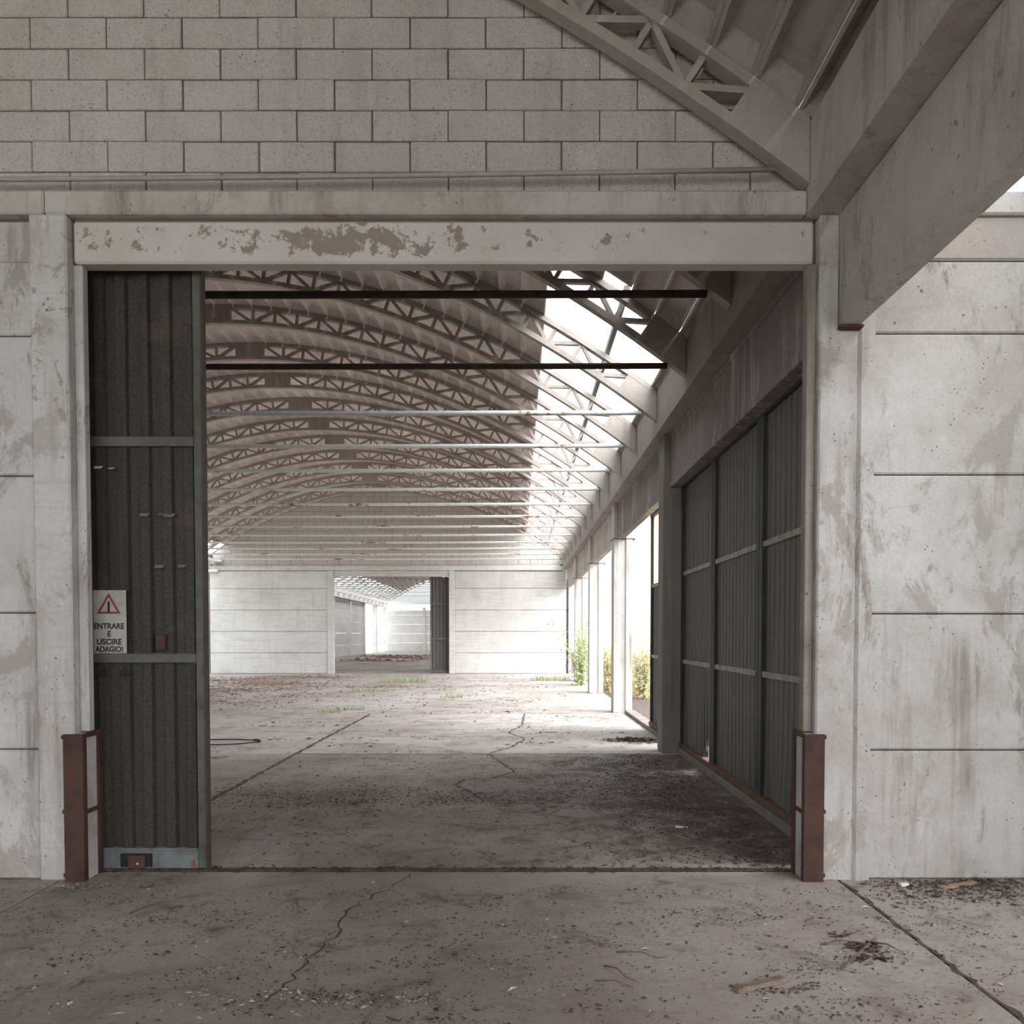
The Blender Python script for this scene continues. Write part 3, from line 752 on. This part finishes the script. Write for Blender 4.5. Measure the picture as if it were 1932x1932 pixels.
# ------------------------------------------------------------------ steel corner guards of the doorway
def guard(sd, label):
    # xf: outer edge of front flange, xi: inner face towards the opening
    xo, xi = (-2.972, -2.842) if sd < 0 else (2.0, 1.868)
    t = empty('corner_guard', ((xo + xi) / 2, 5.64, 0)); s = 1 if sd < 0 else -1
    def bx(nm, mat, a, b, y0, y1, z0, z1): return cbox(nm, mat, min(a, b), max(a, b), y0, y1, z0, z1, t, 0.002)
    bx('front_angle', 'rust', xo, xi, 5.512, 5.524, 0, 0.972)
    bx('return_angle', 'rust', xi - s * .012, xi, 5.524, 5.565, 0, 0.972)
    bx('rear_angle', 'rust', xi - s * .014, xi + s*.002, 5.715, 5.765, 0, 0.985)
    bx('top_strap', 'rust', xi - s * .01, xi + s*.001, 5.565, 5.715, 0.945, 0.975)
    bx('mid_strap', 'rust', xi - s * .01, xi + s*.001, 5.565, 5.715, 0.44, 0.468)
    bx('concrete_core', 'white', xo + s*.064, xi - s * .013, 5.53, 5.765, 0, 0.97)
    for z in (0.03, 0.45, 0.94): bx('weld_tab', 'rust', xo - s*.012, xo, 5.514, 5.54, z, z + .025)
    tag(t, label, 'guard', 'doorway corner guards'); return t
guard(-1, 'rusty brown steel corner guard at the foot of the left pillar')
guard(1, 'rusty brown steel corner guard at the foot of the right column')

# ------------------------------------------------------------------ far cross wall
we = empty('wall_end', (0, YE, 0)); tag(we, kind='structure')
gable(YE + .016, YE + .2, we, 4.3)
r = random.Random(9)
for k in range(17):
    course(4.36 + 0.2 * k, -12.75 if k % 2 else -12.5, 1.8, 0, YE, we, r, True)
OX0, OX1 = -7.72, -2.9
for x0, x1 in ((-12.9, OX0 - .27), (OX1 + .24, 2.0)):
    MB().box(x0, x1, YE + .06, YE + .16, 0, 4.3).build('joint_backing', 'mortar', we)
    for i, (a, b) in enumerate(zip(ZL, ZL[1:])):
        if i == 4: b = 4.3
        if i > 4: continue
        cbox('wall_panel', 'panel_far', x0, x1, YE + .02, YE + .12, a + .005, b - .006, we, 0.02)
cbox('string_course', 'panel_far', -12.9, 1.86, YE - .03, YE + .18, 4.31, 4.5, we, 0.012)
cbox('lintel', 'panel_far', OX0, OX1, YE + .02, YE + .16, 4.06, 4.305, we, 0.012)
cbox('door_post', 'panel_far', OX0 - .27, OX0, YE - .03, YE + .2, 0, 4.305, we, 0.014)
cbox('door_post', 'panel_far', OX1, OX1 + .24, YE - .03, YE + .2, 0, 4.305, we, 0.014)
for body, x, z, s in (('?', 0.0, 1.22, 0.5), ('!', 0.75, 1.22, 0.5)):
    inst(text_mesh(body, s, 'wall_marking', 'faint', 0.004), 'wall_marking', (x, YE + .018, z), we, (math.pi/2, 0, 0))
d6 = empty('door_6', (-3.3, YE + .3, 0)); tag(d6, kind='structure')
for a, b in ((-3.72, -3.66), (-2.9, -2.82)): cbox('stile', 'kick_blue', a, b, YE + .27, YE + .33, 0.02, 4.06, d6, 0.004)
for z in (0.02, 1.43, 2.9): cbox('rail', 'kick_blue', -3.66, -2.9, YE + .265, YE + .33, z, z + (.12 if z < .1 else .065), d6, 0.004)
corrugated(-3.67, -2.88, 0.1, 4.06, YE + .32, 'x', 'sheet_grey', d6, pitch=0.152, d=0.035, sign=-1, nz=2)
for i, (x, z, ww) in enumerate(((-12.48, 4.66, .36), (-12.72, 4.24, .46))):
    t = empty('wall_lamp', (x, YE - .12, z))
    cbox('housing', 'lamp', x - ww/2, x + ww/2, YE - .16, YE - .01 - (.03 if i else 0), z, z + .1, t, 0.02)
    cbox('diffuser', 'sign', x - ww/2 + .03, x + ww/2 - .03, YE - .15, YE - .05, z - .05, z, t, 0.02)
    tag(t, ['upper white wall lamp near the left end of the far wall', 'lower white wall lamp near the left end of the far wall'][i], 'lamp', 'wall lamps')

# ------------------------------------------------------------------ left wall and the hall beyond
wl = empty('wall_left', (-13.2, 5.8, 0)); tag(wl, kind='structure')
lp_me = [cbox_mesh('wall_panel', 'panel_far', 0.12, 5.58, b - a - .01, 0.02) for a, b in zip(ZL, ZL[1:])]
for i in range(11):
    if i in (3, 4): continue  # unseen bays left open to brighten the far part of the inner hall
    y = 5.76 + 6 * i + 3
    for j, me in enumerate(lp_me): inst(me, 'wall_panel', (-13.15, y, ZL[j] + .005), wl)
wl_added = empty('wall_left', (-13.2, 0, 0)); tag(wl_added, kind='structure')  # unseen wall added to darken the camera hall
for i in range(3):
    for j, me in enumerate(lp_me): inst(me, 'wall_panel', (-13.15, 2.7 - 6 * i, ZL[j] + .005), wl_added)
wr_added = empty('wall_right', (18, 0, 0)); tag(wr_added, kind='structure')  # unseen wall added to keep sun off the aisle floor
for i in range(4):
    for j, me in enumerate(lp_me): inst(me, 'wall_panel', (18.0, 2.7 - 6 * i, ZL[j] + .005), wr_added)
wb = empty('wall_back', (0, YC, 0)); tag(wb, kind='structure')
for a, b in zip(ZJ, ZJ[1:]): cbox('wall_panel', 'panel_far', -12.9, 2.0, YC, YC + .14, a + .006, b - .006, wb, 0.02)
cbox('door_post', 'panel_far', -9.4, -9.1, YC - .05, YC + .2, 0, 4.3, wb, 0.014)
wr = empty('wall_right', (2.2, 59, 0)); tag(wr, kind='structure')
for i in range(8):
    for j, (a, b) in enumerate(zip(ZJ, ZJ[1:])): cbox('wall_panel', 'panel_far', 2.1, 2.22, YE + .2 + 6*i, YE + 6.15 + 6*i, a + .006, b - .006, wr, 0.02)

# ------------------------------------------------------------------ plants
def tuft(x, y, h, n, spread, label, mat='grass'):
    r = random.Random(int(x * 100 + y * 7)); t = empty('weed_tuft', (x, y, 0)); m = MB()
    for i in range(n):
        a = r.uniform(0, 6.28); d = spread * math.sqrt(r.random()); px, py = x + d * math.cos(a) * 1.6, y + d * math.sin(a)
        hh = h * r.uniform(.4, 1); b = r.uniform(0, 6.28); l = hh * r.uniform(.2, .8); wd = r.uniform(.004, .009)
        dx, dy = math.cos(b), math.sin(b)
        m.add([(px - dy*wd, py + dx*wd, 0), (px + dy*wd, py - dx*wd, 0), (px + dx*l*.4 + dy*wd*.8, py + dy*l*.4 - dx*wd*.8, hh*.65), (px + dx*l*.4 - dy*wd*.8, py + dy*l*.4 + dx*wd*.8, hh*.65), (px + dx*l, py + dy*l, hh)],
              [(0, 1, 2, 3), (3, 2, 4)])
    m.build('blades', mat, t, fix=False); tag(t, label, 'weeds', 'weeds in the floor joints'); return t
tuft(-3.95, 28.8, .24, 260, .6, 'largest green grass tuft on the far floor below the far doorway')
tuft(-3.62, 18.3, .1, 90, .22, 'small green weed tuft in the long floor joint')
tuft(-3.95, 17.7, .08, 60, .16, 'low green weed tuft at the near end of the weedy joint')
tuft(-1.75, 21.9, .1, 80, .2, 'small green weed tuft right of the long floor joint')
tuft(-2.15, 24.7, .12, 80, .25, 'middle green weed tuft on the far floor, farther than its neighbour')
tuft(-4.2, 24.2, .14, 120, .4, 'thin green weed tuft left of the middle of the far floor')
tuft(1.15, 30.0, .25, 300, .45, 'grass at the foot of the bright end of the far wall')
def shrub(x, y, h, n, sp, mat, label, seed, z0=-0.13):
    r = random.Random(seed); t = empty('leafy_shrub', (x, y, z0)); st = MB(); lf = MB()
    for s in range(n):
        a = r.uniform(0, 6.28); lean = sp * r.uniform(.2, 1); hh = h * r.uniform(.55, 1)
        pts = []; 
        for i in range(7):
            q = i / 6; pts.append((x + math.cos(a) * lean * q ** 1.4 + r.uniform(-.03, .03), y + math.sin(a) * lean * q ** 1.4 + r.uniform(-.03, .03), z0 + hh * q))
        st.tube(pts, [0.014 * (1 - .8 * i / 6) for i in range(7)], 5)
        for i in range(1, 7):
            for _ in range(13):
                p = Vector(pts[i]).lerp(Vector(pts[i-1]), r.random()) + Vector((r.gauss(0, .1), r.gauss(0, .1), r.gauss(0, .07)))
                L = r.uniform(.045, .085); W = L * .45
                u = Vector((r.gauss(0, 1), r.gauss(0, 1), r.gauss(0, .6))).normalized(); v = u.cross(Vector((r.gauss(0, 1), r.gauss(0, 1), r.gauss(0, 1)))).normalized()
                w_ = u.cross(v) * L * .15
                lf.add([p - u*L, p - v*W + w_, p + u*L, p + v*W + w_], [(0, 1, 2), (0, 2, 3)])
    st.build('stems', 'stem', t, fix=False); lf.build('foliage', mat, t, fix=False)
    tag(t, label, 'shrub', 'shrubs outside the right openings'); return t
shrub(1.98, 27.2, 2.1, 13, .9, 'leaf_green', 'tall green shrub reaching in through the far right opening', 1, 0.0)
shrub(2.75, 25.4, 1.9, 12, .6, 'leaf_yellow', 'yellow green shrub between the two slim sunlit columns', 2)
shrub(3.25, 21.8, 1.75, 12, .5, 'leaf_yellow', 'yellowish shrub beside the tall column in the narrow bright gap', 3)
shrub(3.6, 29.6, 1.8, 10, .7, 'leaf_yellow', 'yellow shrub outside behind the tall green shrub', 4)
dg_ = tuft(3.7, 23.6, .55, 500, .75, 'dry yellow grass clump outside at the foot of the shrubs', 'dry'); dg_['category'] = 'grass'
dg_ = tuft(3.4, 26.9, .6, 400, .6, 'dry orange grass at the foot of the tall green shrub', 'dry'); dg_['category'] = 'grass'

# ------------------------------------------------------------------ debris on the floor
def flakes(name, mat, spots, label, smin, smax, seed, cat='litter', lift=.5):
    r = random.Random(seed); m = MB()
    for (x, y) in spots:
        L = r.uniform(smin, smax) * (1 + (r.random() ** 6) * 1.5); W = L * r.uniform(.2, .6); a = r.uniform(0, 6.28); c_, s_ = math.cos(a), math.sin(a)
        z = 0.003; up = L * lift * r.random() * .5
        def P(u, v, h): return (x + u*c_ - v*s_, y + u*s_ + v*c_, z + h)
        m.add([P(-L/2, 0, 0), P(0, -W/2, up), P(L/2, 0, up * .3), P(0, W/2, up * .7)], [(0, 1, 2), (0, 2, 3)])
    o = m.build(name, mat, None, fix=False); tag(o, label, cat, kind='stuff'); return o
r = random.Random(21)
def clusters(n, per, fx, fy, sx, sy, rr):
    out = []
    for _ in range(n):
        cx_, cy_ = fx(), fy()
        for _ in range(int(per * rr.uniform(.3, 1.6))): out.append((cx_ + rr.gauss(0, sx), cy_ + rr.gauss(0, sy)))
    return out
def clampx(sp, x0, x1, y0, y1): return [p for p in sp if x0 < p[0] < x1 and y0 < p[1] < y1]
sp = []
sp += clusters(420, 26, lambda: 2.1 - abs(r.gauss(0, .75)), lambda: r.uniform(5.9, 11.4), .16, .12, r)      # beside the closed door
sp += clusters(150, 26, lambda: r.uniform(-3.0, 1.6), lambda: 8.35 + r.gauss(0, .28), .22, .1, r)             # dark band
sp += clusters(60, 24, lambda: r.uniform(-2.9, -1.4), lambda: 8.3 + r.gauss(0, .5), .2, .1, r)
sp += [(r.uniform(-2.8, 1.9), r.uniform(5.9, 11.4)) for _ in range(5000)]
sp = clampx(sp, -4, 2.15, 5.87, 11.56)
flakes('leaf_litter', 'litter', sp, 'dark leaf litter strewn over the floor inside the doorway', .006, .026, 1)
sp = [(r.uniform(-2.8, 1.86), 5.81 + r.gauss(0, .035)) for _ in range(1300)]
flakes('leaf_litter', 'litter', sp, 'dark debris caught in the floor track across the doorway', .01, .035, 2)
sp = clusters(260, 24, lambda: r.uniform(-3.4, 3.0), lambda: r.uniform(3.3, 5.4), .1, .04, r) + [(r.uniform(-3.4, 3.6), r.uniform(3.2, 5.5)) for _ in range(2600)]
sp += clusters(14, 24, lambda: -0.5 + r.gauss(0, .6), lambda: 3.68 + r.gauss(0, .08), .12, .04, r)
flakes('leaf_litter', 'litter', clampx(sp, -4, 5, 2.8, 5.5), 'small dark crumbs scattered over the foreground floor', .004, .02, 3)
sp = clusters(150, 24, lambda: r.uniform(2.3, 4.2), lambda: 5.56 - abs(r.gauss(0, .25)), .12, .05, r)
flakes('leaf_litter', 'litter', clampx(sp, 2.2, 6, 4, 5.565), 'dark litter swept against the foot of the right panel wall', .006, .03, 4)
sp = clusters(24, 50, lambda: 2.0 - abs(r.gauss(0, .28)), lambda: 13.0 + r.gauss(0, .16), .1, .08, r)
flakes('leaf_litter', 'litter', clampx(sp, .8, 2.15, 12, 14), 'small heap of dead leaves at the foot of the grooved column', .015, .05, 5)
sp = clusters(320, 14, lambda: r.uniform(-9, 1.6), lambda: r.uniform(11.6, 34), .4, .05, r)
sp += clusters(40, 12, lambda: r.uniform(-6, 0.5), lambda: r.uniform(17.3, 24), .5, .06, r)
flakes('leaf_litter', 'litter', clampx(sp, -12, 2, 11.6, 35.3), 'dark litter streaks on the far sunlit floor', .015, .06, 6)
sp = clusters(220, 34, lambda: -9.2 + r.gauss(0, 1.5), lambda: r.uniform(20, 33.5), .45, .3, r) + clusters(20, 20, lambda: r.uniform(-6.5, -2.2), lambda: r.uniform(25.4, 27), .4, .15, r)
sp = [p for p in sp if p[0] < -5.2 + (p[1] - 25) * -.25 or p[1] > 25]
flakes('leaf_litter', 'litter_pink', clampx(sp, -13, -2, 19, 35), 'reddish leaf litter spread over the floor at far left', .03, .09, 7, lift=.8)
sp = clusters(60, 30, lambda: r.uniform(-11, -2), lambda: r.uniform(52, 66), .7, .5, r)
flakes('leaf_litter', 'litter_pink', clampx(sp, -12.4, 1, 50, 70), 'reddish litter on the floor beyond the far doorway', .1, .25, 8, lift=.8)
sp = clusters(16, 9, lambda: r.uniform(-1.45, -.35), lambda: 3.72 + r.gauss(0, .05), .06, .025, r) + clusters(8, 3, lambda: r.uniform(-2.2, -1.0), lambda: r.uniform(3.55, 3.8), .05, .03, r)
sp += [(r.uniform(-3, 3), r.uniform(3.3, 5.5)) for _ in range(110)] + [(-2.75 + r.gauss(0, .18), 5.42 + r.gauss(0, .04)) for _ in range(40)]
flakes('paint_chips', 'chips', sp, 'white paint chips scattered over the foreground floor', .006, .035, 9, lift=.3)

def plank(name, mat, a, b, wd, th, label, cat):
    a = Vector((*a, 0)); b = Vector((*b, 0)); d = b - a; L = d.length; ang = math.atan2(d.y, d.x)
    t = MB(); n = 9; r = random.Random(5)
    for i in range(n):
        q = i / (n - 1) - .5; k = len(t.v); j = r.uniform(-.1, .1) * wd; tp = 1 - (.12 if i in (0, n-1) else 0)
        t.v += [(q*L, -wd/2*tp + j, 0), (q*L, wd/2*tp + j*.5, 0), (q*L, wd*.36*tp + j, th * r.uniform(.8, 1)), (q*L, -wd*.38*tp, th * r.uniform(.75, 1))]
        if i:
            for e in range(4): t.f.append((k-4+e, k-4+(e+1) % 4, k+(e+1) % 4, k+e))
        else: t.f.append((3, 2, 1, 0))
    t.f.append((k, k+1, k+2, k+3))
    o = t.build(name, mat); o.location = ((a.x + b.x)/2, (a.y + b.y)/2, 0.002); o.rotation_euler = (0, 0, ang)
    return tag(o, label, cat)
plank('wood_offcut', 'wood', (0.985, 3.80), (1.245, 3.93), .055, .022, 'broken brown wooden offcut lying on the foreground floor', 'wood')
plank('dry_twig', 'twig', (1.56, 4.05), (1.90, 4.46), .016, .014, 'straight dry twig across a clump of litter, right foreground', 'twig')
plank('orange_scrap', 'scrap', (2.70, 5.37), (2.98, 5.50), .06, .01, 'torn orange scrap lying by the foot of the right panel wall', 'scrap')
plank('paper_scrap', 'chips', (2.46, 5.42), (2.52, 5.44), .035, .02, 'crumpled white paper scrap at the foot of the right panel wall', 'paper')
plank('paper_scrap', 'chips', (1.32, 7.1), (1.42, 7.06), .04, .012, 'flat white paper scrap on the dark floor beside the closed door', 'paper')
def twig(pts, rad, label):
    o = MB().tube([(x, y, z + rad) for x, y, z in pts], [rad, *[rad*.8]*(len(pts)-2), rad*.4], 6).build('dry_twig', 'twig', None, True); tag(o, label, 'twig', 'thin twigs'); return o
twig([(.42, 4.1, .0), (.47, 4.02, .02), (.5, 3.95, .01), (.56, 3.9, 0)], .004, 'thin curved twig in the middle of the foreground')
twig([(.36, 3.92, 0), (.45, 3.9, .01), (.53, 3.84, .0)], .004, 'thin short twig just in front of the curved one')
twig([(.5, 4.28, 0), (.62, 4.24, .015), (.7, 4.2, .0), (.75, 4.22, 0)], .004, 'thin forked twig behind the curved one, foreground floor')
twig([(1.83, 4.42, 0), (1.9, 4.33, .02), (1.96, 4.26, 0)], .006, 'short dark twig crossing the straight one at right')
twig([(1.58, 4.38, 0), (1.68, 4.4, .015), (1.78, 4.42, 0)], .006, 'short twig left of the straight one at right')
sp = clusters(7, 40, lambda: 1.78 + r.gauss(0, .07), lambda: 4.28 + r.gauss(0, .1), .04, .03, r)
flakes('leaf_litter', 'litter', sp, 'clump of dark litter under the straight twig', .012, .045, 12)
sp = clusters(5, 16, lambda: 1.12 + r.gauss(0, .1), lambda: 3.81 + r.gauss(0, .02), .05, .02, r) + clusters(3, 12, lambda: 1.35, lambda: 3.88, .04, .03, r)
flakes('leaf_litter', 'litter', sp, 'dark crumbs around the wooden offcut', .008, .025, 13)
# loop of black cable left behind the sliding door
pts = []
for i in range(46):
    a = 6.28 * i / 40; rr_ = 1 + .06 * math.sin(3 * a)
    pts.append((-4.45 + .55 * rr_ * math.cos(a), 12.68 + .33 * rr_ * math.sin(a), .012 + .012 * (i / 45)))
o = MB().tube(pts, .009, 6).build('cable_loop', 'wire', None, True); tag(o, 'loop of thin black cable on the floor right of the left door', 'cable')

def nest(child, parent):
    child.parent = parent; child.location = child.location - parent.location
for o in list(sg.children):
    if o.name.split('.')[0] in ('red_triangle', 'black_stroke', 'lettering', 'screw'): nest(o, [q for q in sg.children if q.name.startswith('plate')][0])
for o in (lk, lp): nest(o, kp)
for o in list(d1.children):
    if o.name.split('.')[0] in ('rivet', 'latch_stub'): nest(o, kp)
